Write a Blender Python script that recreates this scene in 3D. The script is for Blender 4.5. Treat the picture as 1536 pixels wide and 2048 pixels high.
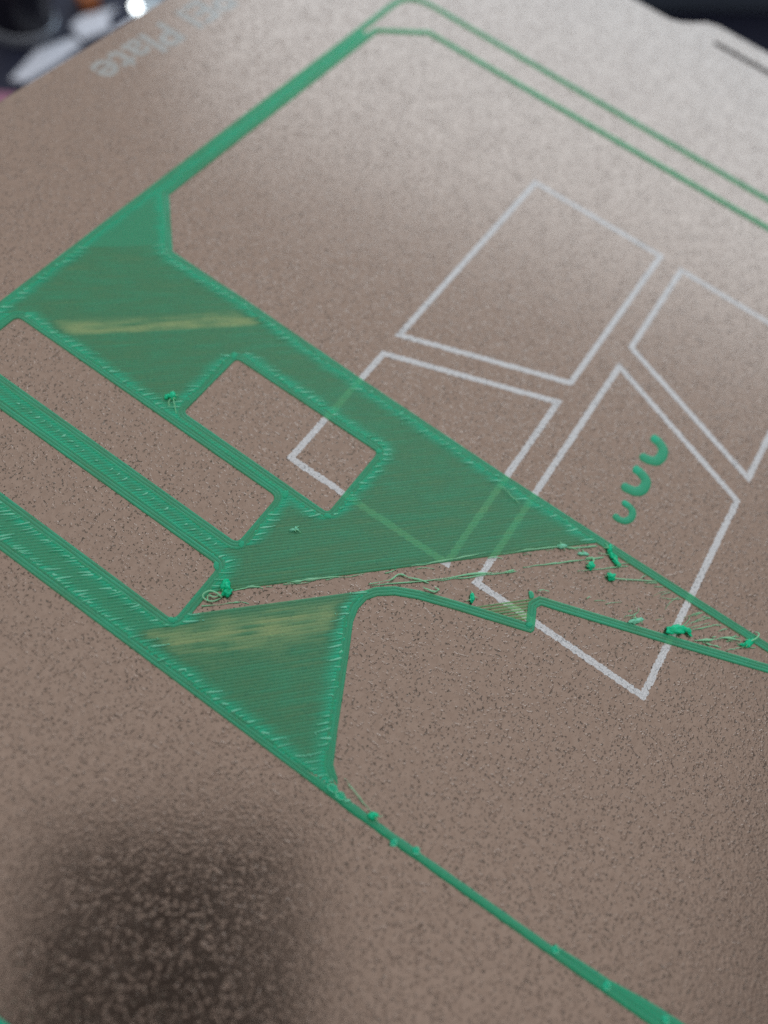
import bpy, bmesh, math, random
from mathutils import Matrix, Vector, noise

random.seed(7)
for o in list(bpy.data.objects):
    bpy.data.objects.remove(o)
scene = bpy.context.scene
COL = scene.collection
MM = 0.001                      # everything below is written in millimetres, built in metres

# ------------------------------------------------------------------ camera
cam_data = bpy.data.cameras.new("camera")
cam = bpy.data.objects.new("camera", cam_data)
COL.objects.link(cam)
RIGHT = Vector((0.55216101, -0.81920898, 0.15496731))
DOWN = Vector((-0.71273183, -0.56023649, -0.42207632))
FWD = Vector((0.43258706, 0.12260396, -0.89321706))
EYE = Vector((-97.5, 0.0, 112.0)) * MM
rot = Matrix((RIGHT, -DOWN, -FWD)).transposed().to_4x4()
cam.matrix_world = Matrix.Translation(EYE) @ rot
cam_data.sensor_fit = 'HORIZONTAL'
cam_data.lens = 6.5
cam_data.sensor_width = 6.5 * 1536 / 1500
cam_data.clip_start = 0.01
cam_data.clip_end = 20
cam_data.dof.use_dof = True
cam_data.dof.focus_distance = 0.1185
cam_data.dof.aperture_fstop = 1.75
scene.camera = cam

# ------------------------------------------------------------------ light of the room
world = bpy.data.worlds.new("World")
scene.world = world
world.use_nodes = True
wn = world.node_tree.nodes["Background"]
wn.inputs[0].default_value = (0.95, 0.92, 0.93, 1)
wn.inputs[1].default_value = 0.275


def area_light(name, az, el, dist, sx, sy, power, color):
    d = bpy.data.lights.new(name, 'AREA')
    d.shape = 'RECTANGLE'
    d.size, d.size_y = sx, sy
    d.energy = power
    d.color = color
    o = bpy.data.objects.new(name, d)
    COL.objects.link(o)
    a, e = math.radians(az), math.radians(el)
    v = Vector((math.cos(e) * math.cos(a), math.cos(e) * math.sin(a), math.sin(e)))
    o.location = v * dist
    o.rotation_euler = v.to_track_quat('Z', 'Y').to_euler()
    return o


area_light("window_light", 12, 25, 2.0, 2.2, 1.1, 14.5, (0.60, 0.82, 1.0))
ceiling = area_light("ceiling_light", 0, 90, 2.2, 6.5, 5.4, 62, (1.0, 0.965, 0.935))
ceiling.location = (1.75, 1.35, 2.2)
ceiling.rotation_euler = (0, 0, 0)

vs = scene.view_settings
vs.view_transform = 'Standard'
vs.look = 'None'
vs.exposure = 0.08
vs.gamma = 1.0
scene.cycles.use_denoising = False
scene.cycles.transparent_max_bounces = 24
scene.cycles.max_bounces = 10
PATHS = {
 'crescents': [[(1.07,-15.9),(1.06,-17.43),(0.09,-18.95),(-1.51,-19.35),(-3.1,-18.9),(-3.87,-17.44),(-3.93,-15.86)],[(-7.34,-15.97),(-7.34,-17.46),(-8.22,-19.14),(-10.11,-19.39),(-11.36,-18.62),(-11.83,-17.38),(-11.96,-15.76)],[(-14.95,-17.31),(-14.99,-18.68),(-15.52,-19.76),(-16.87,-20.09),(-18.11,-19.45),(-18.51,-18.31),(-18.29,-17.18)]],
 'strandA': [(-68.96,26.47),(-67.65,25.28),(-66.45,24.09),(-65.99,23.09)],
 'strandB': [(-62.94,20.56),(-61.96,19.54),(-60.51,18.18),(-58.21,15.85),(-55.85,13.02)],
 'strandC': [(-73.72,28.66),(-71.99,26.62),(-70.71,25.45),(-69.74,24.29),(-69.19,23.29)],
 'loopD': [(-70.9,27.03),(-70.9,28.09),(-71.34,29.08),(-72.31,29.44),(-72.72,28.91),(-72.25,27.76),(-71.05,27.1)],
 'loopD2': [(-72.57,28.45),(-71.87,28.84),(-71.62,27.98),(-70.83,27.47),(-70.34,27.09)],
 'G': [(-55.52,10.22),(-53.19,7.99),(-51.13,7.11),(-50.65,5.76),(-49.78,3.78),(-49.27,2.54)],
 'G2': [(-55.27,9.61),(-48.23,2.02),(-43.86,-2.15),(-40.4,-6.11),(-38.5,-7.88)],
 'G3': [(-48.4,1.82),(-43.6,-3.07),(-38.6,-8.33)],
 'G4': [(-37.21,-8.84),(-32.64,-13.48),(-26.86,-19.38)],
 'Hc': [(-50.59,2.87),(-50.37,1.45),(-49.48,0.56),(-49.39,1.29)],
 'edge1': [(-48.63,6.39),(-45.66,3.65),(-42.4,0.72),(-38.96,-2.29)],
 'edge2': [(-37.29,-4.91),(-33.68,-8.26),(-30.61,-11.5),(-28.43,-14.47),(-25.73,-17.51)],
 't1': [(-32.06,-16.75),(-29.86,-19.19),(-25.56,-23.63)],
 't1b': [(-29.83,-18.19),(-28.82,-18.17),(-28.35,-17.73),(-28.96,-16.94)],
 't2': [(-29.45,-21.96),(-28.69,-23.56),(-26.93,-26.17),(-25.04,-28.94)],
 't3': [(-39.59,-12.81),(-38.81,-13.56),(-38.47,-14.44)],
 't4': [(-34.6,-26.91),(-32.72,-28.42),(-31.58,-28.36)],
 'f1': [(-29.48,-36.37),(-25.66,-38.59)],
 'f2': [(-29.15,-37.1),(-26.05,-39.82)],
 'f3': [(-29.34,-37.56),(-25.51,-41.13)],
 'f4': [(-30.68,-38.62),(-28.67,-41.2),(-26.91,-43.14),(-25.61,-45.48)],
 'f5': [(-28.8,-44.01),(-26.18,-46.57)],
 'f6': [(-29.98,-40.13),(-29.58,-41.39),(-28.91,-43.01)],
 'horn': [(-25.12,-46.72),(-23.96,-47.42),(-22.83,-47.65),(-22.54,-47.16)],
 'hair': [(-81.53,-3.49),(-82.01,-5.04),(-82.49,-6.68),(-82.92,-8.71),(-83.23,-9.52)],
 'upstring': [(-47.86,56.38),(-48.6,55.52),(-50.16,53.65)],
 'upstring2': [(-47.86,56.38),(-49.2,56.09),(-49.78,55.38)],
 'longcurl': [(-26.63,1.86),(-26.64,0.61),(-27.09,-0.69),(-27.35,-2.38)],
 'blobs': [(-69.56,27.53),(-69.86,26.71),(-47.28,-4.6),(-29.73,-12.34),(-28.6,-16.06),(-29.83,-18.19),(-24.98,-19.55),(-26.39,-21.64),(-29.45,-21.96),(-33.65,-29.05),(-30.82,-35.43),(-29.88,-37.41),(-25.28,-46.79),(-83.3,-9.65),(-47.86,56.38),(-55.15,25.15)],
 'rings': [(-83.6,-2.87),(-83.76,-4.37),(-84.5,-14.03),(-83.62,-17.25),(-83.07,-39.69),(-82.86,-47.65),(-81.84,-56.33)],
 'corners': [(-50.81,30.15),(-62.11,30.28),(-67.4,31.06),(-77.94,30.64),(-34.23,22.63),(-49.7,22.39),(-34.51,53.96),(-40.62,-12.31),(-45.3,-14.52)],
 'gapY': [(-83.63,-18.26),(-83.07,-39.69),(-82.86,-47.65)],
}

# ------------------------------------------------------------------ helpers
def new_mat(name):
    m = bpy.data.materials.new(name)
    m.use_nodes = True
    nt = m.node_tree
    nt.nodes.clear()
    out = nt.nodes.new('ShaderNodeOutputMaterial')
    return m, nt, out


def nd(nt, typ, **kw):
    n = nt.nodes.new(typ)
    for k, v in kw.items():
        if k in ('operation', 'data_type', 'feature', 'attribute_name', 'noise_dimensions', 'interpolation_type', 'blend_type'):
            setattr(n, k, v)
        else:
            n.inputs[k.replace('_', ' ')].default_value = v
    return n


def mm_coords(nt):
    tc = nt.nodes.new('ShaderNodeTexCoord')
    sc = nt.nodes.new('ShaderNodeVectorMath')
    sc.operation = 'SCALE'
    sc.inputs['Scale'].default_value = 1000.0
    g = nt.nodes.new('ShaderNodeNewGeometry')
    nt.links.new(g.outputs['Position'], sc.inputs[0])
    return sc.outputs[0]


def math_node(nt, op, a, b=None, clamp=False):
    n = nt.nodes.new('ShaderNodeMath')
    n.operation = op
    n.use_clamp = clamp
    for i, v in enumerate((a, b)):
        if v is None:
            continue
        if isinstance(v, (int, float)):
            n.inputs[i].default_value = v
        else:
            nt.links.new(v, n.inputs[i])
    return n.outputs[0]


def map_range(nt, v, a, b, c=0.0, d=1.0, smooth=True):
    n = nt.nodes.new('ShaderNodeMapRange')
    n.interpolation_type = 'SMOOTHSTEP' if smooth else 'LINEAR'
    nt.links.new(v, n.inputs[0])
    for i, x in enumerate((a, b, c, d)):
        n.inputs[i + 1].default_value = x
    return n.outputs[0]


def noise_tex(nt, vec, scale, detail=2.0, rough=0.5):
    n = nt.nodes.new('ShaderNodeTexNoise')
    n.inputs['Scale'].default_value = scale
    n.inputs['Detail'].default_value = detail
    n.inputs['Roughness'].default_value = rough
    nt.links.new(vec, n.inputs['Vector'])
    return n.outputs['Fac']


def mix_color(nt, fac, a, b):
    n = nt.nodes.new('ShaderNodeMix')
    n.data_type = 'RGBA'
    for sock, v in ((n.inputs[0], fac), (n.inputs[6], a), (n.inputs[7], b)):
        if isinstance(v, tuple):
            sock.default_value = v if len(v) == 4 else (*v, 1)
        elif isinstance(v, (int, float)):
            sock.default_value = v
        else:
            nt.links.new(v, sock)
    return n.outputs[2]


def plate_relief(nt):
    """Pitted powder-coat relief shared by the sheet and the print on it."""
    v = mm_coords(nt)
    drift = math_node(nt, 'MULTIPLY', math_node(nt, 'SUBTRACT', noise_tex(nt, v, 0.33, 2.0), 0.5), 0.22)
    pits = map_range(nt, math_node(nt, 'ADD', noise_tex(nt, v, PIT_SCALE, 2.2, 0.5), drift), PIT_A, PIT_B)
    lump = noise_tex(nt, v, 1.9, 1.5, 0.5)
    fine = noise_tex(nt, v, 7.0, 1.0, 0.5)
    shift = nt.nodes.new('ShaderNodeVectorMath')
    shift.inputs[1].default_value = (37.0, 11.0, 5.0)
    nt.links.new(v, shift.inputs[0])
    grains = map_range(nt, noise_tex(nt, shift.outputs[0], 1.9, 1.5, 0.5), 0.56, 0.70)
    h = math_node(nt, 'ADD', math_node(nt, 'MULTIPLY', pits, -PIT_D), math_node(nt, 'MULTIPLY', grains, 0.045))
    h = math_node(nt, 'ADD', h, math_node(nt, 'MULTIPLY', lump, LUMP_D))
    h = math_node(nt, 'ADD', h, math_node(nt, 'MULTIPLY', fine, FINE_D))
    b = nt.nodes.new('ShaderNodeBump')
    b.inputs['Strength'].default_value = 1.0
    b.inputs['Distance'].default_value = MM
    nt.links.new(h, b.inputs['Height'])
    return v, b.outputs[0]


PIT_SCALE, PIT_A, PIT_B, PIT_D, LUMP_D, FINE_D = 2.1, 0.618, 0.715, 0.135, 0.035, 0.004


def plate_material(name, base_a, base_b, metallic, roughness, tone_scale=0.9):
    m, nt, out = new_mat(name)
    v, nrm = plate_relief(nt)
    p = nt.nodes.new('ShaderNodeBsdfPrincipled')
    tone = map_range(nt, noise_tex(nt, v, tone_scale, 4.0, 0.6), 0.3, 0.7)
    nt.links.new(mix_color(nt, tone, base_a, base_b), p.inputs['Base Color'])
    p.inputs['Metallic'].default_value = metallic
    cloud = map_range(nt, noise_tex(nt, v, 0.11, 5.0, 0.62), 0.3, 0.7, roughness - 0.025, roughness + 0.035)
    nt.links.new(cloud, p.inputs['Roughness'])
    p.inputs['Coat Weight'].default_value = 0.35
    p.inputs['Coat Roughness'].default_value = 0.3
    nt.links.new(nrm, p.inputs['Coat Normal'])
    nt.links.new(nrm, p.inputs['Normal'])
    nt.links.new(p.outputs[0], out.inputs[0])
    return m


def film_material(name):
    """Translucent green plastic; 'dens' on the mesh is how thick the plastic lies."""
    m, nt, out = new_mat(name)
    v = mm_coords(nt)
    at = nt.nodes.new('ShaderNodeAttribute')
    at.attribute_name = 'dens'
    dens = at.outputs['Fac']
    grain = noise_tex(nt, v, 3.0, 3.0, 0.6)
    d2 = math_node(nt, 'ADD', dens, math_node(nt, 'MULTIPLY', math_node(nt, 'SUBTRACT', grain, 0.5), 0.16), True)
    tr = nt.nodes.new('ShaderNodeBsdfTransparent')
    nt.links.new(mix_color(nt, d2, TINT_THIN, TINT_THICK), tr.inputs[0])
    p = nt.nodes.new('ShaderNodeBsdfPrincipled')
    lo = mix_color(nt, map_range(nt, d2, 0.0, 0.5, 0, 1, False), BODY_THIN, BODY_MID)
    nt.links.new(mix_color(nt, map_range(nt, d2, 0.5, 0.95, 0, 1, False), lo, BODY_THICK), p.inputs['Base Color'])
    p.inputs['Roughness'].default_value = 0.34
    p.inputs['IOR'].default_value = 1.5
    b = nt.nodes.new('ShaderNodeBump')
    b.inputs['Strength'].default_value = 0.5
    b.inputs['Distance'].default_value = MM
    nt.links.new(math_node(nt, 'MULTIPLY', noise_tex(nt, v, 4.0, 2.0), 0.02), b.inputs['Height'])
    nt.links.new(b.outputs[0], p.inputs['Normal'])
    mx = nt.nodes.new('ShaderNodeMixShader')
    nt.links.new(map_range(nt, d2, 0.0, 1.0, OP_THIN, OP_THICK, False), mx.inputs[0])
    nt.links.new(tr.outputs[0], mx.inputs[1])
    nt.links.new(p.outputs[0], mx.inputs[2])
    nt.links.new(mx.outputs[0], out.inputs[0])
    return m


TINT_THIN, TINT_THICK = (0.80, 0.98, 0.64), (0.46, 0.94, 0.50)
BODY_THIN, BODY_MID, BODY_THICK = (0.48, 0.74, 0.38), (0.078, 0.375, 0.215), (0.006, 0.70, 0.410)
OP_THIN, OP_THICK = 0.40, 0.68


def blob_material(name, col, trans):
    m, nt, out = new_mat(name)
    p = nt.nodes.new('ShaderNodeBsdfPrincipled')
    p.inputs['Base Color'].default_value = (*col, 1)
    p.inputs['Roughness'].default_value = 0.3
    t = nt.nodes.new('ShaderNodeBsdfTranslucent')
    t.inputs[0].default_value = (*[min(1, c * 1.6) for c in col], 1)
    tr = nt.nodes.new('ShaderNodeBsdfTransparent')
    tr.inputs[0].default_value = (0.45, 0.9, 0.55, 1)
    m1 = nt.nodes.new('ShaderNodeMixShader')
    m1.inputs[0].default_value = 0.35
    nt.links.new(p.outputs[0], m1.inputs[1])
    nt.links.new(t.outputs[0], m1.inputs[2])
    m2 = nt.nodes.new('ShaderNodeMixShader')
    m2.inputs[0].default_value = trans
    nt.links.new(m1.outputs[0], m2.inputs[1])
    nt.links.new(tr.outputs[0], m2.inputs[2])
    nt.links.new(m2.outputs[0], out.inputs[0])
    return m


def plain(name, col, rough=0.5, metallic=0.0, emit=0.0, grain=0.0):
    m, nt, out = new_mat(name)
    p = nt.nodes.new('ShaderNodeBsdfPrincipled')
    v = mm_coords(nt)
    f = noise_tex(nt, v, 0.15, 3.0, 0.6)
    dark = tuple(c * (1 - grain) for c in col)
    nt.links.new(mix_color(nt, f, (*dark, 1), (*col, 1)), p.inputs['Base Color'])
    p.inputs['Roughness'].default_value = rough
    p.inputs['Metallic'].default_value = metallic
    if emit:
        p.inputs['Emission Color'].default_value = (*col, 1)
        p.inputs['Emission Strength'].default_value = emit
    nt.links.new(p.outputs[0], out.inputs[0])
    return m


M_PLATE = plate_material('bronze_powder_coat', (0.270, 0.200, 0.160), (0.318, 0.241, 0.196), 0.85, 0.19)
M_LOGO = plate_material('white_plate_print', (0.52, 0.53, 0.54), (0.84, 0.85, 0.86), 0.0, 0.4, 4.0)
M_TEXT = plate_material('faint_plate_print', (0.35, 0.35, 0.33), (0.42, 0.42, 0.40), 0.3, 0.35)
M_FILM = film_material('translucent_green_plastic')
M_BLOB = blob_material('bright_green_plastic', (0.008, 0.86, 0.46), 0.03)
M_STRAND = blob_material('thin_green_strand', (0.46, 0.97, 0.60), 0.12)
M_TICK = blob_material('pale_green_ridge', (0.36, 0.98, 0.68), 0.08)
M_TABLE = plain('dark_navy_table', (0.007, 0.012, 0.042), 0.7, grain=0.4)
M_SLATE = plain('slate_plastic', (0.085, 0.11, 0.155), 0.5, grain=0.2)
M_BLACK = plain('black_metal', (0.012, 0.012, 0.014), 0.5)
M_BLACKGLOSS = plain('black_plastic', (0.018, 0.018, 0.028), 0.3)
M_GREY = plain('grey_ring', (0.30, 0.33, 0.38), 0.35, 0.3)
M_WHITE = plain('white_card', (0.74, 0.78, 0.88), 0.6, grain=0.15)
M_LED = plain('lit_white_led', (0.95, 1.0, 1.0), 0.3, emit=5)
M_PALE = plain('pale_plastic', (0.42, 0.50, 0.56), 0.35)
M_ORANGE = plain('orange_plastic', (0.35, 0.10, 0.02), 0.5)
M_PINK = plain('mauve_plastic', (0.35, 0.13, 0.22), 0.5)
M_PHONE = plain('dark_phone_shell', (0.085, 0.040, 0.034), 0.45)


def tag(o, label=None, cat=None, group=None, kind=None):
    if label:
        o['label'] = label
    if cat:
        o['category'] = cat
    if group:
        o['group'] = group
    if kind:
        o['kind'] = kind
    return o


def empty(name, loc=(0, 0, 0)):
    o = bpy.data.objects.new(name, None)
    o.empty_display_size = 0.005
    COL.objects.link(o)
    o.location = Vector(loc) * MM
    return o


def link_mesh(name, verts, faces, mat, parent=None, dens=None, smooth=True):
    me = bpy.data.meshes.new(name)
    me.from_pydata([(x * MM, y * MM, z * MM) for x, y, z in verts], [], faces)
    if smooth:
        me.polygons.foreach_set('use_smooth', [True] * len(me.polygons))
    if dens is not None:
        a = me.attributes.new('dens', 'FLOAT', 'POINT')
        a.data.foreach_set('value', dens)
    me.materials.append(mat)
    me.update()
    o = bpy.data.objects.new(name, me)
    COL.objects.link(o)
    if parent is not None:
        o.parent = parent
        o.matrix_parent_inverse = Matrix.Translation(-parent.location)
    return o


def bm_object(name, bm, mat, parent=None, smooth=False):
    me = bpy.data.meshes.new(name)
    bmesh.ops.recalc_face_normals(bm, faces=bm.faces)
    bm.to_mesh(me)
    bm.free()
    if smooth:
        me.polygons.foreach_set('use_smooth', [True] * len(me.polygons))
    me.materials.append(mat)
    o = bpy.data.objects.new(name, me)
    COL.objects.link(o)
    if parent is not None:
        o.parent = parent
        o.matrix_parent_inverse = Matrix.Translation(-parent.location)
    return o


def rng(a, b):
    return a + (b - a) * random.random()


def offset_path(pts, d, closed):
    """Shift a path to its left by d, mitred."""
    n = len(pts)
    res = []
    for i in range(n):
        p = Vector(pts[i])
        ns = []
        if closed or i > 0:
            e = (p - Vector(pts[i - 1])).normalized()
            ns.append(Vector((-e.y, e.x)))
        if closed or i < n - 1:
            e = (Vector(pts[(i + 1) % n]) - p).normalized()
            ns.append(Vector((-e.y, e.x)))
        if len(ns) == 1:
            q = p + ns[0] * d
        else:
            b = (ns[0] + ns[1])
            if b.length < 1e-4:
                b = ns[0].copy()
            b.normalize()
            q = p + b * min(abs(d) / max(b.dot(ns[0]), 0.35), abs(d) * 2.4) * (1 if d > 0 else -1)
        res.append((q.x, q.y))
    return res


def round_corners(pts, r, closed=True, steps=5, only=None):
    n = len(pts)
    out = []
    for i in range(n):
        p = Vector(pts[i])
        if (not closed and i in (0, n - 1)) or (only is not None and i not in only):
            out.append(tuple(pts[i]))
            continue
        a, b = Vector(pts[i - 1]), Vector(pts[(i + 1) % n])
        ra = min(r, (a - p).length * 0.45)
        rb = min(r, (b - p).length * 0.45)
        s, e = p + (a - p).normalized() * ra, p + (b - p).normalized() * rb
        for k in range(steps + 1):
            t = k / steps
            q = s * (1 - t) ** 2 + p * 2 * t * (1 - t) + e * t * t
            out.append((q.x, q.y))
    return out


def resample(pts, step, closed=False):
    pts = [Vector(p) for p in pts]
    if closed:
        pts = pts + [pts[0]]
    out = []
    for a, b in zip(pts, pts[1:]):
        n = max(1, int(round((b - a).length / step)))
        for k in range(n):
            out.append(a.lerp(b, k / n))
    if not closed:
        out.append(pts[-1])
    return [(p.x, p.y) for p in out]


PROFILE = [(-0.5, 0.0), (-0.45, 0.5), (-0.28, 0.9), (0.0, 1.0), (0.28, 0.9), (0.45, 0.5), (0.5, 0.0)]


PROFILE_IN = [(-0.5, 0.66), (-0.3, 0.92), (0.0, 1.0), (0.3, 0.92), (0.5, 0.66)]       # both neighbours touch
PROFILE_OUT = [(-0.5, 0.0), (-0.46, 0.5), (-0.30, 0.9), (0.0, 1.0), (0.3, 0.92), (0.5, 0.66)]   # free on its right side


class Beads:
    """Collects extruded plastic lines with a rounded, flattened section."""

    def __init__(self):
        self.v, self.f, self.d = [], [], []

    def add(self, pts, width, height, dens, z0=0.0, closed=False, taper=0.5, wob=0.05, prof=None):
        n = len(pts)
        prof = prof or PROFILE
        base = len(self.v)
        m = len(prof)
        ph = rng(0, 100)
        for i in range(n):
            p = Vector(pts[i])
            if closed:
                t = Vector(pts[(i + 1) % n]) - Vector(pts[i - 1])
                k = 1.0
            else:
                t = Vector(pts[min(i + 1, n - 1)]) - Vector(pts[max(i - 1, 0)])
                e = min(i, n - 1 - i)
                k = taper if e == 0 else 1.0
            if t.length < 1e-9:
                t = Vector((1, 0))
            t.normalize()
            nr = Vector((-t.y, t.x))
            w = (width(i) if callable(width) else width) * k
            h = (height(i) if callable(height) else height) * (0.55 + 0.45 * k)
            w *= 1 + wob * noise.noise(Vector((p.x * 0.9, p.y * 0.9, ph)))
            h *= 1 + wob * 2 * noise.noise(Vector((p.x * 1.3, p.y * 1.3, ph + 9)))
            dv = dens(i) if callable(dens) else dens
            for s, z in prof:
                q = p + nr * (s * w)
                self.v.append((q.x, q.y, z0 + z * h))
                self.d.append(dv)
        rows = n if closed else n - 1
        for i in range(rows):
            a, b = base + i * m, base + ((i + 1) % n) * m
            for j in range(m - 1):
                self.f.append((a + j, b + j, b + j + 1, a + j + 1))

    def build(self, name, mat, parent=None):
        return link_mesh(name, self.v, self.f, mat, parent, self.d)


def tube(verts, faces, pts3, radius, sides=6):
    base = len(verts)
    n = len(pts3)
    for i, p in enumerate(pts3):
        p = Vector(p)
        t = Vector(pts3[min(i + 1, n - 1)]) - Vector(pts3[max(i - 1, 0)])
        if t.length < 1e-9:
            t = Vector((1, 0, 0))
        t.normalize()
        up = Vector((0, 0, 1)) if abs(t.z) < 0.9 else Vector((1, 0, 0))
        a = t.cross(up).normalized()
        b = a.cross(t)
        r = radius(i / max(1, n - 1)) if callable(radius) else radius
        for k in range(sides):
            an = 2 * math.pi * k / sides
            q = p + a * (math.cos(an) * r) + b * (math.sin(an) * r)
            verts.append(tuple(q))
    for i in range(n - 1):
        for k in range(sides):
            k2 = (k + 1) % sides
            faces.append((base + i * sides + k, base + i * sides + k2, base + (i + 1) * sides + k2, base + (i + 1) * sides + k))
    faces.append(tuple(base + k for k in range(sides))[::-1])
    faces.append(tuple(base + (n - 1) * sides + k for k in range(sides)))


def spline(pts, per=6):
    """Catmull-Rom through 2D or 3D points."""
    P = [Vector(p) for p in pts]
    if len(P) == 2:
        return [tuple(P[0].lerp(P[1], k / per)) for k in range(per + 1)]
    out = []
    for i in range(len(P) - 1):
        p0, p1, p2, p3 = P[max(i - 1, 0)], P[i], P[i + 1], P[min(i + 2, len(P) - 1)]
        for k in range(per):
            t = k / per
            out.append(tuple(0.5 * ((2 * p1) + (p2 - p0) * t + (2 * p0 - 5 * p1 + 4 * p2 - p3) * t * t + (3 * p1 - p0 - 3 * p2 + p3) * t ** 3)))
    out.append(tuple(P[-1]))
    return out


def prism(bm, poly, z0, z1):
    lo = [bm.verts.new((x * MM, y * MM, z0 * MM)) for x, y in poly]
    hi = [bm.verts.new((x * MM, y * MM, z1 * MM)) for x, y in poly]
    n = len(poly)
    bm.faces.new(hi)
    bm.faces.new(lo[::-1])
    for i in range(n):
        bm.faces.new((lo[i], lo[(i + 1) % n], hi[(i + 1) % n], hi[i]))


def bevel_all(bm, w, seg=2):
    bmesh.ops.bevel(bm, geom=list(bm.edges), offset=w * MM, segments=seg, affect='EDGES', clamp_overlap=True)


# ------------------------------------------------------------------ the table under everything
TABLE_Z = -120.0
bm = bmesh.new()
prism(bm, [(-500, -500), (900, -500), (900, 900), (-500, 900)], TABLE_Z - 25, TABLE_Z)
table = tag(bm_object('table_top', bm, M_TABLE), kind='structure')

# ------------------------------------------------------------------ build plate
plate = empty('build_plate', (0, 0, -1))
tag(plate, 'bronze textured build plate with white outline emblem, lying under the green print', 'build plate')
edge = [(-128, -128.2), (126, -128.2), (126, -36), (127.2, -33.2), (130.2, -30.2), (133.2, -27.6), (134.4, -24.6),
        (134.4, 24.6), (133.2, 27.6), (130.2, 30.2), (127.2, 33.2), (126, 36), (126, 128.2), (-128, 128.2)]
edge = round_corners(edge, 5, True, 5, only={0, 1, 12, 13})
slot = round_corners([(125.6, -22.5), (127.5, -22.5), (127.5, 22.5), (125.6, 22.5)], 0.6, True, 3)
bm = bmesh.new()
ring_top, ring_bot = [], []
for poly in (edge, slot):
    top = [bm.verts.new((x * MM, y * MM, 0)) for x, y in poly]
    bot = [bm.verts.new((x * MM, y * MM, -0.8 * MM)) for x, y in poly]
    n = len(poly)
    for i in range(n):
        bm.faces.new((bot[i], bot[(i + 1) % n], top[(i + 1) % n], top[i]))
    ring_top.append(top)
    ring_bot.append(bot)
for rings in (ring_top, ring_bot):
    es = []
    for r in rings:
        for i in range(len(r)):
            es.append(bm.edges.get((r[i], r[(i + 1) % len(r)])))
    bmesh.ops.triangle_fill(bm, use_beauty=True, edges=es)
bm_object('sheet', bm, M_PLATE, plate)

# emblem: four outlined pieces printed on the sheet
EMBLEM = [
    [(45.0, 34.2), (45.4, 1.3), (1.3, 1.6), (-11.6, 34.3)],
    [(-15.9, 34.2), (-3.0, 1.5), (-45.1, 1.4), (-45.3, 34.2)],
    [(44.9, -2.9), (44.9, -35.7), (4.4, -35.6), (17.3, -3.1)],
    [(12.6, -3.2), (-0.3, -35.6), (-44.9, -35.9), (-44.9, -3.2)],
]
for poly in EMBLEM:
    ctr = sum((Vector(p) for p in poly), Vector((0, 0))) / 4
    area = sum(poly[i][0] * poly[(i + 1) % 4][1] - poly[(i + 1) % 4][0] * poly[i][1] for i in range(4))
    if area < 0:
        poly = poly[::-1]
    inner = offset_path(poly, 1.14, True)
    A, B = [], []
    for i in range(4):
        a0, a1 = Vector(poly[i]), Vector(poly[(i + 1) % 4])
        b0, b1 = Vector(inner[i]), Vector(inner[(i + 1) % 4])
        n = int((a1 - a0).length / 0.22)
        for k in range(n):
            A.append(a0.lerp(a1, k / n))
            B.append(b0.lerp(b1, k / n))
    V, F = [], []
    for L in (A, B):
        for p in L:
            j = Vector((noise.noise(Vector((p.x * 2.6, p.y * 2.6, 1))), noise.noise(Vector((p.x * 2.6, p.y * 2.6, 7))))) * 0.27
            V.append((p.x + j.x, p.y + j.y, 0.012))
    n = len(A)
    for i in range(n):
        F.append((i, (i + 1) % n, n + (i + 1) % n, n + i))
    link_mesh('emblem_outline', V, F, M_LOGO, plate, smooth=False)

# the words along the sheet's edge
fc = bpy.data.curves.new('lettering', 'FONT')
fc.body = 'PEI Plate'
fc.size = 9.4 * MM
fc.offset = 0.00022
fc.space_character = 1.02
fo = bpy.data.objects.new('lettering_source', fc)
COL.objects.link(fo)
bpy.context.view_layer.update()
me = bpy.data.meshes.new_from_object(fo.evaluated_get(bpy.context.evaluated_depsgraph_get()))
xs = [v.co.x for v in me.vertices]
width = max(xs) - min(xs)
bpy.data.objects.remove(fo)
lettering = bpy.data.objects.new('lettering', me)
COL.objects.link(lettering)
lettering.parent = plate
lettering.matrix_parent_inverse = Matrix.Translation(-plate.location)
k = 41.0 * MM / width
lettering.scale = (k, 1.12, 1)
lettering.rotation_euler = (0, 0, math.pi)
lettering.location = (45.3 * MM, 123.6 * MM, 0.012 * MM)
me.materials.clear()
me.materials.append(M_TEXT)

# heated bed that carries the plate
bed = empty('printer_bed', (0, 0, TABLE_Z))
tag(bed, 'black metal printer bed under the bronze plate', 'printer bed')
bm = bmesh.new()
prism(bm, [(-124, -124), (121, -124), (121, 124), (-124, 124)], -14, -0.85)
bm_object('bed_slab', bm, M_BLACK, bed)
bm = bmesh.new()
prism(bm, [(-100, -100), (100, -100), (100, 100), (-100, 100)], TABLE_Z, -14.2)
bm_object('bed_base', bm, M_BLACK, bed)

# ------------------------------------------------------------------ the green printed layer
layer = empty('printed_layer', (0, 0, 0))
tag(layer, 'large unfinished translucent green first layer printed across the bronze plate', '3d print')

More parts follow.
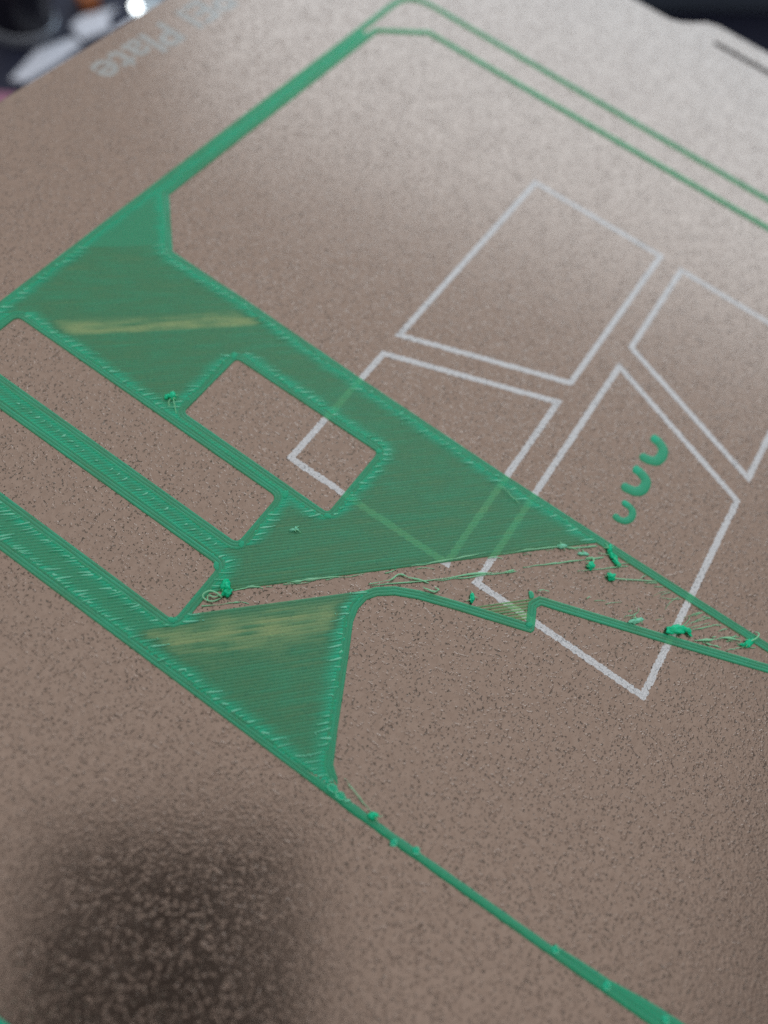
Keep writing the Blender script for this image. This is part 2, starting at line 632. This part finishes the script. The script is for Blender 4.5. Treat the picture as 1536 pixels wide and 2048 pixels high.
OUTER = [(-82.6, -91.7), (80.8, -91.7), (80.8, 91.7), (-84.7, 91.7), (-84.7, -4.0), (-84.45, -17.8), (-83.5, -53.85)]
OUTER_R = round_corners(OUTER, 8.5, True, 8, only={1, 2, 3})
ARC = [(-82.5, -3.3), (-80.9, -1.2), (-76.6, 1.15), (-71.5, 3.7), (-66.2, 6.4), (-62.0, 8.6), (-59.7, 9.2), (-57.7, 8.95), (-56.2, 7.95),
       (-54.4, 5.8), (-52.7, 2.5), (-50.3, -3.9), (-47.3, -12.6), (-46.3, -15.5), (-45.6, -15.7), (-42.0, -14.2), (-41.2, -14.6), (-38.9, -21.2),
       (-34.4, -33.9), (-31.1, -43.0), (-27.9, -51.7), (-24.6, -60.5), (-23.5, -62.0), (-22.8, -60.5)]
OPEN_TOP = [(-23.0, -49.8), (-23.7, -17.5), (-23.9, 3.4), (-23.7, 34.0), (-23.2, 60.0), (-23.2, 77.6), (-12.6, 87.6), (60.8, 87.4), (69.6, 78.4), (71.0, -87.5)]
OPENING = [(-79.0, -87.5), (-80.7, -58.3), (-83.0, -28.0), (-83.6, -18.3), (-83.75, -9.0)] + ARC + OPEN_TOP
SLOT1 = [(-62.3, 87.2), (-52.1, 87.2), (-52.1, 31.0), (-62.4, 30.9)]
SLOT2 = [(-77.7, 87.2), (-67.2, 87.2), (-67.2, 30.7), (-77.9, 30.5)]
HOLE = [(-49.1, 53.0), (-34.7, 53.2), (-34.5, 22.6), (-49.2, 22.7)]
R_SLOT1 = round_corners(SLOT1, 1.2, True, 4)
R_SLOT2 = round_corners(SLOT2, 1.2, True, 4)
R_HOLE = round_corners(HOLE, 0.9, True, 4)

BW = 0.52          # line width
LH = 0.22          # layer height


def wall(path, k, closed, dens=0.69, prof=None, bw=BW):
    p = offset_path(path, 0.5 * bw + k * (bw - 0.01), closed)
    p = resample(p, 0.9, closed)
    b = Beads()
    ph = rng(0, 99)
    b.add(p, bw, LH * rng(0.95, 1.05), lambda i: dens + 0.14 * noise.noise(Vector((p[i][0] * 0.25, p[i][1] * 0.25, ph))), closed=closed, wob=0.05, prof=prof or (PROFILE_OUT if k == 0 else PROFILE_IN))
    b.build('wall_line', M_FILM, layer)


for path in (R_SLOT1, R_SLOT2, R_HOLE):
    for k in range(3):
        wall(path, k, True)
# outer rim: the first line runs all round, the next ones stop where the rim gets too narrow
wall(OUTER_R, 0, True)
i0 = OUTER_R.index((-84.7, -4.0))
for k, cut in ((1, -2.5), (2, 0.5)):
    p = OUTER_R[1:i0] + [(-84.7, cut)]
    wall(p, k, False)
# inner rim
j0 = OPENING.index(ARC[0])
inner_long = OPENING[j0:] + [(-79.0, -87.5)]
for k in range(3):
    wall(inner_long, k, False)
# variable-width lines of the narrow rim
b = Beads()
rimp = resample([(-84.05, 0.5), (-84.12, -6), (-83.98, -18), (-83.5, -38), (-83.0, -53), (-81.9, -86)], 0.7)
b.add(rimp, lambda i: 1.22 + 0.3 * noise.noise(Vector((rimp[i][1] * 0.35, 0, 4))) * (1 if rimp[i][1] > -20 else 0.3), LH, lambda i: 0.70, wob=0.08)
b.build('wall_line', M_FILM, layer)
b = Beads()
rimq = resample([(-82.75, -39.6), (-82.25, -53), (-81.0, -86)], 0.7)
b.add(rimq, lambda i: 0.5 + 0.5 * min(1, i / 8), LH, lambda i: 0.72, wob=0.08)
b.build('wall_line', M_FILM, layer)
b = Beads()
rimq = resample([(-82.2, -47.4), (-81.45, -56), (-80.0, -86)], 0.7)
b.add(rimq, lambda i: 0.4 + 0.7 * min(1, i / 8), LH, lambda i: 0.72, wob=0.08)
b.build('wall_line', M_FILM, layer)

# --- infill at 45 degrees
INSET = 1.22


def ring_inset(path):
    return offset_path(path, INSET, True)


CLIP = [ring_inset(OUTER_R), ring_inset(OPENING), ring_inset(R_SLOT1), ring_inset(R_SLOT2), ring_inset(R_HOLE)]
S2 = math.sqrt(0.5)


def crossings(c):
    """t = Y - X where the line X + Y = c meets the clip contours."""
    ts = []
    for poly in CLIP:
        n = len(poly)
        for i in range(n):
            x0, y0 = poly[i]
            x1, y1 = poly[(i + 1) % n]
            a, b = x0 + y0 - c, x1 + y1 - c
            if (a < 0) != (b < 0):
                u = a / (a - b)
                x, y = x0 + (x1 - x0) * u, y0 + (y1 - y0) * u
                ts.append(y - x)
    return sorted(ts)


def thin_amount(c, s):
    """How starved of plastic the layer is here: two bands where the nozzle ran short."""
    z = 0.0
    if 28.4 < c < 35.0:
        z = max(z, min(1.0, (c - 28.4) / 0.7) * max(0.0, 1 - (c - 29.2) / 5.0 if c > 29.2 else 1.0))
    if -60 < c < -46.5:
        d = (c + 51.2)
        z = max(z, 0.82 * math.exp(-(d / (2.6 if d > 0 else 4.2)) ** 2))
    return z


regions = {'upper': Beads(), 'lower': Beads(), 'divider': Beads(), 'strip': Beads(), 'rim': Beads(), 'tooth': Beads()}
turns = {k: Beads() for k in regions}
PITCH = 0.50 / S2            # step of c for a 0.5 mm pitch
c = -95.0
idx = 0
while c < 165:
    ts = crossings(c)
    for a, b in zip(ts[0::2], ts[1::2]):
        if b - a < 0.5:
            continue
        tm = 0.5 * (a + b)
        mx, my = (c - tm) / 2, (c + tm) / 2
        if mx > 58 or my < -60 or mx < -86:
            continue
        key = None
        if my > 85:
            key = 'rim'
        elif mx < -77.5 and (my > 27):
            key = 'strip'
        elif -67.6 < mx < -61.8 and my > 30:
            key = 'divider'
        elif c > -42.3:
            key = 'upper'
        elif c < -45.6 and mx < -57 + 0.0 * c and my > -6:
            key = 'lower'
        elif -58.5 < c < -52.6 and -50 < mx < -40:
            key = 'tooth'
        if key is None:
            continue
        # the lower side of the last upper lines stays open: nothing was laid there
        L = (b - a) * S2
        n = max(2, int(L / 0.8))
        a_, b_ = a, b
        if key in ('upper', 'lower') and L > 4:
            a, b = a - rng(-0.5, 0.7), b + rng(-0.5, 0.7)
        pts = []
        for i in range(n + 1):
            t = a + (b - a) * i / n
            pts.append(((c - t) / 2, (c + t) / 2))
        ph = idx * 3.7

        def dens(i, pts=pts, n=n, L=L, key=key, c=c):
            x, y = pts[i]
            s = y - x
            e = min(i, n - i) / n * L
            end = max(0.0, 1 - e / 3.2)
            d = 0.53 + 0.42 * end ** 1.3
            d += 0.05 * noise.noise(Vector((x * 0.35, y * 0.35, 3))) + 0.10 * noise.noise(Vector((s * 0.10, ph, 0)))
            z = thin_amount(c, s)
            if z > 0:
                edge_k = min(1.0, e / 4.0)
                patch = 0.8 + 0.5 * noise.noise(Vector((s * 0.22, c * 0.8, 5))) + 0.9 * noise.noise(Vector((s * 0.10, ph, 2)))
                d -= 0.62 * z * edge_k * max(0.1, patch)
            if key in ('divider', 'strip', 'rim'):
                d = max(d, 0.66)
            if key == 'tooth':
                d = 0.25 + 0.2 * noise.noise(Vector((s * 0.6, c * 3, 1)))
            return max(0.02, min(1.0, d))

        w = BW
        if key == 'tooth':
            w = rng(0.2, 0.45)
        regions[key].add(pts, w, lambda i, dens=dens: LH * (0.62 + 0.4 * dens(i)), dens, taper=0.8, wob=0.04, prof=PROFILE if (key == 'tooth' or (key == 'upper' and c < -41.6) or (key == 'lower' and c > -46.3)) else PROFILE_IN)
        # the turn at each end climbs onto the wall and leaves a small raised ridge
        web = -54 < mx < -47.5 and 20 < my < 55 and L < 6
        if key not in ('tooth', 'rim') and not web and (idx % 2 == 0 or (key == 'strip' and idx % 3)):
            for end, sg in ((a, 1), (b, -1)):
                if random.random() < 0.10 + 0.25 * max(0, noise.noise(Vector((c * 0.35, sg * 7, 0)))) or (key == 'divider' and sg < 0):
                    continue
                ln = rng(0.6, 2.6) if key != 'divider' else rng(0.5, 1.0)
                ln = min(ln, (b - a) * S2 * 0.8)
                st = rng(-0.1, 0.5)
                if key == 'divider':
                    st = L * 0.5 - ln * 0.5 + rng(-0.15, 0.15)
                bend = rng(-0.25, 0.35)
                q = []
                for k in range(6):
                    u = st + ln * k / 5
                    t = end + sg * u / S2
                    off = bend * (1 - k / 5) ** 2
                    q.append(((c - t) / 2 + off * S2, (c + t) / 2 + off * S2))
                wd = rng(0.12, 0.46)
                turns[key].add(q, lambda i, wd=wd: wd * (0.35 + 0.65 * (1 - i / 5)), rng(0.10, 0.26), 0.9, z0=0.15, taper=0.4)
                if random.random() < 0.5 and key in ('upper', 'lower'):
                    t = end + sg * (st + ln * rng(0.8, 1.2)) / S2
                    x_, y_ = (c - t) / 2, (c + t) / 2
                    dx, dy = rng(-0.35, 0.35), rng(-0.35, 0.35)
                    turns[key].add([(x_, y_), (x_ + dx * 0.5, y_ + dy * 0.5 + 0.05), (x_ + dx, y_ + dy)], rng(0.1, 0.22), 0.2, 0.9, z0=0.17, taper=0.5)
    c += PITCH
    idx += 1

for k, bd in regions.items():
    if bd.v:
        tag(bd.build('infill_lines', M_FILM, layer), kind='stuff')
for k, bd in turns.items():
    if bd.v:
        tag(bd.build('infill_turns', M_TICK, layer), kind='stuff')

# round starts of lines along the narrow rim and swollen corners
def lump(name, x, y, rx, ry, rz, mat, parent=None, seed=0, z=0.0, rough=0.25, ang=0.0, sub=3):
    bm = bmesh.new()
    bmesh.ops.create_icosphere(bm, subdivisions=sub, radius=1.0)
    ca, sa = math.cos(ang), math.sin(ang)
    for v in bm.verts:
        p = v.co.copy()
        k = 1 + rough * 1.5 * noise.noise(p * 1.3 + Vector((seed * 3.1, 0, 0))) + 0.9 * rough * noise.noise(p * 3.4 + Vector((0, seed * 5.3, 0)))
        p = p * k
        px_, py_ = p.x * rx, p.y * ry
        v.co = Vector(((x + px_ * ca - py_ * sa) * MM, (y + px_ * sa + py_ * ca) * MM, (z + max(p.z, -0.75) * rz) * MM))
    return bm_object(name, bm, mat, parent, smooth=True)


def film_dome(x, y, rx, ry, h, dens, ang=0.0):
    V, F, D = [(x, y, LH + h)], [], [dens]
    N = 20
    for j, (r, z) in enumerate(((0.45, 0.9), (0.75, 0.65), (0.95, 0.3), (1.0, -0.4))):
        for i in range(N):
            a = 2 * math.pi * i / N
            w = 1 + 0.45 * noise.noise(Vector((math.cos(a) * 1.5 + x, math.sin(a) * 1.5 + y, 0)))
            dx, dy = math.cos(a) * rx * r * w, math.sin(a) * ry * r * w
            V.append((x + dx * math.cos(ang) - dy * math.sin(ang), y + dx * math.sin(ang) + dy * math.cos(ang), LH + h * z))
            D.append(dens)
    for i in range(N):
        F.append((0, 1 + i, 1 + (i + 1) % N))
        for j in range(3):
            a, b = 1 + j * N, 1 + (j + 1) * N
            F.append((a + i, b + i, b + (i + 1) % N, a + (i + 1) % N))
    return link_mesh('swollen_spot', V, F, M_FILM, layer, D)


for (x, y) in PATHS['corners']:
    film_dome(x, y, rng(0.5, 0.9), rng(0.35, 0.5), 0.05, 0.82, rng(0, 3))
for i, (x, y) in enumerate(PATHS['rings']):
    if i < 2:
        film_dome(x, y, 0.95, 0.62, 0.12, 0.9, -1.4)
        V, F = [], []
        q = [(x + 0.42 * math.cos(a) * 1.0 - 0.0, y + 0.75 * math.sin(a), LH + 0.16) for a in [k * math.pi / 9 for k in range(0, 17)]]
        tube(V, F, q, 0.06)
        link_mesh('seam_ring', V, F, M_TICK, layer)
    else:
        film_dome(x, y, 0.62, 0.55, 0.13, 0.97, rng(0, 3))
        V, F = [], []
        q = [(x + 0.4 * math.cos(a), y + 0.42 * math.sin(a), LH + 0.14) for a in [k * math.pi / 8 for k in range(6, 18)]]
        tube(V, F, q, 0.06)
        link_mesh('seam_ring', V, F, M_TICK, layer)


# ------------------------------------------------------------------ small crescents printed inside the emblem
for pts, w, lab in zip(PATHS['crescents'], (2.0, 1.95, 1.35), (
        'thick green crescent nearest the top of the three inside the emblem',
        'thick green crescent between the other two inside the emblem',
        'thin green crescent, smallest of the three, nearest the long green wall')):
    b = Beads()
    q = resample(spline(pts, 8), 0.2)
    n = len(q)
    b.add(q, lambda i: w * (0.45 + 0.55 * min(1, min(i, n - 1 - i) / 3)), lambda i: 0.22 * (0.6 + 0.4 * min(1, min(i, n - 1 - i) / 3)),
          lambda i: 0.78 if i > 7 else 0.92, taper=0.6, wob=0.06)
    o = b.build('printed_crescent', M_FILM)
    tag(o, lab, 'crescent', 'green crescents inside the emblem')


# ------------------------------------------------------------------ stray strands and blobs
def strand(keys, label, r=0.13, lift=0.12, mat=None, name='filament_strand', ragged=0.5, top=0.0):
    V, F = [], []
    keys = keys if isinstance(keys, list) else [keys]
    for kk in keys:
        p2 = PATHS[kk]
        s = spline(p2, 8)
        ph = rng(0, 50)
        p3 = []
        for i, (x, y) in enumerate(s):
            u = i / (len(s) - 1)
            z = 0.10 + top + lift * (0.5 + noise.noise(Vector((u * 3, ph, 0)))) + 0.1 * lift * math.sin(u * 3.1)
            j = Vector((noise.noise(Vector((u * 7, ph, 3))), noise.noise(Vector((u * 7, ph, 8))))) * 0.16
            p3.append((x + j.x, y + j.y, max(0.08, z)))
        tube(V, F, p3, lambda u, ph=ph: 0.85 * r * max(0.22, (1 + ragged * 2.6 * noise.noise(Vector((u * 6, ph, 1)))) * (0.55 + 0.45 * math.sin(math.pi * min(1, max(0.04, u))))))
    o = link_mesh(name, V, F, mat or M_STRAND)
    tag(o, label, 'strand', 'stray strands of green plastic')
    return o


strand('strandA', 'short pale green strand running right from the curled green blob', 0.16)
strand('strandB', 'flat pale green strand along the upper side of the bare gap, left of its middle', 0.18)
strand('strandC', 'faint green strand on the lower side of the bare gap below the curled blob', 0.15)
strand('G', 'kinked green strand standing up like a peak in the middle of the bare gap', 0.13, 0.5)
strand('G2', 'long thin green strand lying the length of the bare gap', 0.14)
strand('G3', 'thin green strand beside the long strand, where the gap widens over the emblem line', 0.12)
strand('G4', 'straight thin green strand reaching the long wall at the right of the gap', 0.13)
strand('Hc', 'tiny green curl touching the top of the curved wall', 0.15, 0.5, top=0.15)
strand('edge1', 'frayed green thread along the infill edge, crossing the emblem corner', 0.16)
strand('edge2', 'frayed green thread along the infill edge near the long wall', 0.15)
strand('t1', 'hair-thin green string below the tailed blob, ending at the long wall', 0.09)
strand('t3', 'short pale string sticking out of the notch in the lower wall', 0.10, 0.5, top=0.2)
strand('t4', 'fine hooked hair on the lower wall, left of the large bright blob', 0.07, 0.5, top=0.15)
strand('f1', 'uppermost of three hairs fanning from the large bright blob', 0.07, 0.5, top=0.1)
strand('f2', 'middle of three hairs fanning from the large bright blob', 0.07, 0.5, top=0.1)
strand('f3', 'lowest of three hairs fanning from the large bright blob', 0.07, 0.5, top=0.1)
strand('f4', 'ragged green strand between the two walls ending in the horned blob', 0.19, 0.2)
strand('f5', 'thin straight hair below the horned blob', 0.07)
strand('f6', 'short flat green sliver just above the lower wall near its right end', 0.14)
strand('hair', 'long fine hair rising from the narrow rim beside the curved wall', 0.07, 0.8, top=0.1)
strand('longcurl', 'pale fine curl on the infill beside the long wall, over the emblem line', 0.06, 0.3, top=0.3)


def blob(label, base, lumps, tails=(), group='bright blobs of green plastic', mat=None):
    """A lump of plastic with thin tails; one root with its pieces."""
    t = empty('filament_blob', (base[0], base[1], 0.1))
    tag(t, label, 'blob', group)
    for i, (x, y, rx, ry, rz, z, ang) in enumerate(lumps):
        lump('lump', x, y, rx, ry, rz, mat or M_BLOB, t, seed=x + i, z=z, ang=ang, rough=0.42)
    hx, hy, hr = lumps[0][0], lumps[0][1], min(lumps[0][2], lumps[0][3])
    for q in range(3):
        a = rng(0, 6.28)
        ln = rng(0.5, 1.3)
        V, F = [], []
        bend = rng(-0.6, 0.6)
        z_ = lumps[0][5]
        tube(V, F, [(hx + math.cos(a + bend * u) * (0.3 * hr + ln * u), hy + math.sin(a + bend * u) * (0.3 * hr + ln * u), max(0.07, z_ * (1 - u * 0.6) + 0.3 * math.sin(3.1 * u))) for u in (0, 0.2, 0.4, 0.6, 0.8, 1)],
             lambda u: 0.10 * (1 - 0.6 * u))
        link_mesh('wisp', V, F, M_STRAND, t)
    for kk, r, zt in tails:
        V, F = [], []
        s = spline(PATHS[kk], 8)
        p3 = [(x, y, 0.12 + zt * math.sin(math.pi * min(1, 0.15 + 0.85 * i / (len(s) - 1)))) for i, (x, y) in enumerate(s)]
        tube(V, F, p3, lambda u: r * (1 - 0.35 * u))
        link_mesh('tail', V, F, M_STRAND, t)
    return t


PB = PATHS['blobs']
b0 = PB[0]
blob('bright green blob with curled loops at the left end of the bare gap', b0,
     [(b0[0] + 0.3, b0[1] + 0.1, 0.85, 0.70, 0.7, 0.75, 0.6), (b0[0] - 0.25, b0[1] - 0.7, 0.8, 0.62, 0.55, 0.6, -0.4), (b0[0] + 0.75, b0[1] + 0.55, 0.5, 0.42, 0.4, 0.9, 0)],
     (('loopD', 0.15, 0.7), ('loopD2', 0.12, 0.45)))
x, y = PB[2]
blob('small green blob on the curved wall left of the notch', (x, y), [(x, y, 0.75, 0.42, 0.4, 0.35, 0.5), (x + 0.5, y + 0.3, 0.3, 0.3, 0.3, 0.4, 0)])
x, y = PB[3]
blob('small green blob on the frayed infill edge, left of the long wall', (x, y), [(x, y, 0.8, 0.35, 0.28, 0.25, -0.9)], mat=M_TICK)
x, y = PB[4]
blob('flat green fleck below the infill edge, left of the tailed blob', (x, y), [(x, y, 0.85, 0.30, 0.2, 0.15, -1.0)], mat=M_TICK)
x, y = PB[5]
blob('green blob with a bent tail standing in the gap by the long wall', (x, y), [(x, y, 0.62, 0.55, 0.5, 0.45, 0.3), (x - 0.5, y - 0.3, 0.25, 0.2, 0.2, 0.2, 0)], (('t1b', 0.2, 0.35),))
x, y = PB[6]
blob('green blob stuck on the long wall where the infill ends', (x, y), [(x, y, 0.75, 0.5, 0.35, 0.4, 0.4), (x - 0.7, y - 0.6, 0.7, 0.4, 0.25, 0.3, -2.2)])
x, y = PB[7]
blob('flat green smear against the long wall below its topmost blob', (x, y), [(x, y, 0.95, 0.40, 0.3, 0.3, -1.9), (x + 0.7, y + 0.6, 0.7, 0.3, 0.25, 0.3, -2.3)])
x, y = PB[8]
blob('round green blob drawing a straight string to the long wall', (x, y), [(x, y, 0.62, 0.62, 0.55, 0.45, 0), (x - 0.1, y - 0.5, 0.3, 0.35, 0.25, 0.3, 0)], (('t2', 0.12, 0.2),))
x, y = PB[9]
blob('flat pale green fleck on the lower wall, left of the large bright blob', (x, y), [(x, y, 1.2, 0.42, 0.25, 0.3, -0.7)], mat=M_TICK)
x, y = PB[10]
blob('large bright green blob lying over the lower wall and the emblem line', (x, y),
     [(x, y, 1.45, 0.72, 0.55, 0.55, -0.95), (x - 0.8, y + 0.85, 0.85, 0.6, 0.45, 0.45, -0.8), (x + 0.75, y - 1.2, 0.8, 0.42, 0.35, 0.5, -1.3), (x + 0.6, y - 2.1, 0.55, 0.22, 0.2, 0.35, -1.9)])
x, y = PB[12]
blob('pale horned green blob on the long wall near the right edge', (x, y),
     [(x, y, 0.95, 0.55, 0.35, 0.4, -0.2), (x - 0.7, y + 0.5, 0.65, 0.3, 0.22, 0.3, -1.0), (x + 0.9, y - 0.4, 0.6, 0.25, 0.25, 0.4, -0.4)], (('horn', 0.14, 0.6),))
x, y = PB[13]
blob('small bright green blob on the narrow rim at the foot of the hair', (x, y), [(x, y, 0.5, 0.6, 0.35, 0.35, 0.3), (x + 0.25, y - 0.35, 0.3, 0.3, 0.3, 0.45, 0)])
x, y = PB[14]
blob('bright green knot with a string at the corner of the upper infill', (x, y), [(x, y, 0.75, 0.55, 0.4, 0.45, 0.4), (x - 0.7, y + 0.6, 0.5, 0.35, 0.3, 0.4, 0)],
     (('upstring', 0.10, 0.4), ('upstring2', 0.12, 0.25)))
x, y = PB[15]
blob('small pale green peak on the infill below the square hole', (x, y), [(x, y, 0.8, 0.22, 0.18, 0.3, -0.8), (x + 0.2, y - 0.1, 0.4, 0.2, 0.35, 0.35, 0.2)], mat=M_TICK)

# fine hairs pulled from the walls and the infill edge, too many and thin to count
V, F = [], []
for q in range(46):
    if q < 20:                      # along the underside of the long wall
        x, y = -25.2, rng(-49, -18)
        ln, an = rng(0.8, 4.0), math.radians(135 + rng(-12, 12))
    elif q < 32:                    # along the lower wall
        y = rng(-48, -18)
        x = -39.2 + (y + 13.9) * (-0.347) + 1.6
        ln, an = rng(0.6, 3.0), math.radians(-45 + rng(-14, 14))
    else:                           # along the last infill line
        x = rng(-66, -28)
        y = -42.6 - x - rng(0.0, 0.5)
        ln, an = rng(0.6, 3.0), math.radians(-45 + rng(-10, 6))
    bd = rng(-0.35, 0.35)
    pts3 = [(x + math.cos(an + bd * u) * ln * u, y + math.sin(an + bd * u) * ln * u, 0.10 + 0.18 * math.sin(3.14 * u) * rng(0.3, 1.2)) for u in (0, 0.2, 0.4, 0.6, 0.8, 1.0)]
    r_ = rng(0.03, 0.09)
    tube(V, F, pts3, lambda u, r_=r_: r_ * (1 - 0.5 * u), 5)
tag(link_mesh('filament_hairs', V, F, M_STRAND), 'fine pale green hairs fraying from the walls into the bare gap', 'hairs', kind='stuff')

# ------------------------------------------------------------------ priming line along the plate's front edge
b = Beads()
b.add(resample([(-127.45, 70), (-127.45, -60)], 1.5), 0.95, 0.3, 0.9, wob=0.15)
tag(b.build('priming_line', M_FILM), 'straight green priming line at the very bottom left corner', 'priming line')

# ------------------------------------------------------------------ things far behind the plate
zt = TABLE_Z
W1 = [(82.5, 271.2), (104.3, 277.4), (121.8, 272.7), (120.4, 267.0), (105.1, 265.3), (86.4, 265.3)]
W2 = [(126.5, 279.5), (135.0, 281.0), (151.5, 274.6), (142.5, 273.2), (139.4, 267.8), (135.7, 266.4), (122.5, 269.2)]
for poly, lab in ((W1, 'white card scrap nearest the bronze plate edge, out of focus'), (W2, 'white card scrap between the black pot and the lit lamp'), ([(137.2, 264.9), (147.8, 264.9), (156.0, 262.5), (150.5, 256.5), (136.5, 258.5)], 'white card scrap tucked under the plate edge below the lit lamp')):
    bm = bmesh.new()
    prism(bm, poly[::-1], zt + 0.02, zt + 1.6)
    bevel_all(bm, 0.4)
    tag(bm_object('card_scrap', bm, M_WHITE), lab, 'card', 'white card scraps on the table')


def turned(name, x, y, profile, mat, parent=None, N=40):
    V, F = [], []
    for r, z in profile:
        for i in range(N):
            a = 2 * math.pi * i / N
            V.append((x + r * math.cos(a), y + r * math.sin(a), z))
    for j in range(len(profile) - 1):
        for i in range(N):
            F.append((j * N + i, j * N + (i + 1) % N, (j + 1) * N + (i + 1) % N, (j + 1) * N + i))
    F.append(tuple(range(N))[::-1])
    F.append(tuple((len(profile) - 1) * N + i for i in range(N)))
    return link_mesh(name, V, F, mat, parent, smooth=False)


jx, jy = 112.5, 294.0
jar = empty('round_pot', (jx, jy, zt))
tag(jar, 'black round pot with a grey base ring in the top left corner, out of focus', 'pot')
turned('base_ring', jx, jy, [(14.5, zt), (15.2, zt + 0.6), (15.2, zt + 4.0), (14.6, zt + 4.6)], M_GREY, jar)
turned('body', jx, jy, [(14.2, zt + 4.7), (14.4, zt + 6), (14.4, zt + 22), (13.2, zt + 24), (11.8, zt + 24.2), (11.6, zt + 20), (4, zt + 19.6)], M_BLACKGLOSS, jar)

lamp = empty('small_lamp', (160, 263, zt))
tag(lamp, 'small pale lamp with a glowing white bulb at the top edge', 'lamp')
turned('lamp_base', 160.5, 262.5, [(9, zt), (9.4, zt + 1), (9.2, zt + 3), (7, zt + 4.5), (3, zt + 5)], M_PALE, lamp)
turned('bulb', 152.0, 263.6, [(0.7, zt + 4.4), (1.5, zt + 5.0), (2.0, zt + 6.3), (1.8, zt + 7.6), (1.0, zt + 8.6), (0.3, zt + 8.9)], M_LED, lamp, 20)

bm = bmesh.new()
prism(bm, [(137, 281), (146, 279), (151, 288), (142, 292)], zt + 0.02, zt + 6)
bevel_all(bm, 1.0)
tag(bm_object('orange_clip', bm, M_ORANGE), 'dull orange clip at the top edge beside the black pot', 'clip')
bm = bmesh.new()
prism(bm, [(68, 270), (60, 262), (70, 252), (77, 259)], zt + 0.02, zt + 5)
bevel_all(bm, 1.0)
tag(bm_object('mauve_clip', bm, M_PINK), 'mauve clip peeking out at the left edge beside the bronze plate', 'clip')

# dark case beyond the far edge
e0, e1 = Vector((370.5, 74.9)), Vector((418.3, 32.3))
dv = (e1 - e0).normalized()
nv = Vector((-dv.y, dv.x))
if nv.x < 0:
    nv = -nv
q0, q1 = e0 - dv * 90, e1 + dv * 160
case = empty('equipment_case', (400, 50, zt))
tag(case, 'dark slate case beyond the far right edge of the plate', 'case')
bm = bmesh.new()
prism(bm, [tuple(q0), tuple(q1), tuple(q1 + nv * 160), tuple(q0 + nv * 160)][::-1], zt + 0.02, zt + 60)
bevel_all(bm, 3, 3)
bm_object('case_body', bm, M_SLATE, case)
bm = bmesh.new()
prism(bm, [tuple(q0 - nv * 1.5 + dv * 4), tuple(q1 - nv * 1.5 - dv * 4), tuple(q1 + nv * 161 - dv * 4), tuple(q0 + nv * 161 + dv * 4)][::-1], zt + 60.2, zt + 74)
bevel_all(bm, 3, 3)
bm_object('case_lid', bm, M_SLATE, case)

# ------------------------------------------------------------------ the phone that takes the picture, seen as the soft dark reflection at the lower left
ph = empty('phone', tuple((EYE - FWD * 0.010) / MM))
tag(ph, 'dark phone held above the plate, seen as the soft dark reflection at lower left', 'phone')


def phone_box(name, a0, a1, b0_, b1_, c0, c1, mat, bev):
    bm = bmesh.new()
    vs_ = []
    for cc in (c0, c1):
        for aa, bb in ((a0, b0_), (a1, b0_), (a1, b1_), (a0, b1_)):
            vs_.append(bm.verts.new(EYE + (RIGHT * aa + DOWN * bb - FWD * cc) * MM))
    for f in ((0, 1, 2, 3), (7, 6, 5, 4), (0, 4, 5, 1), (1, 5, 6, 2), (2, 6, 7, 3), (3, 7, 4, 0)):
        bm.faces.new([vs_[i] for i in f])
    bevel_all(bm, bev, 3)
    o = bm_object(name, bm, mat, ph)
    return o


phone_box('phone_body', -58, 17, -18, 142, 10, 18, M_PHONE, 3)
phone_box('camera_island', -8, 8, -8, 30, 7.5, 9.8, M_BLACKGLOSS, 1)
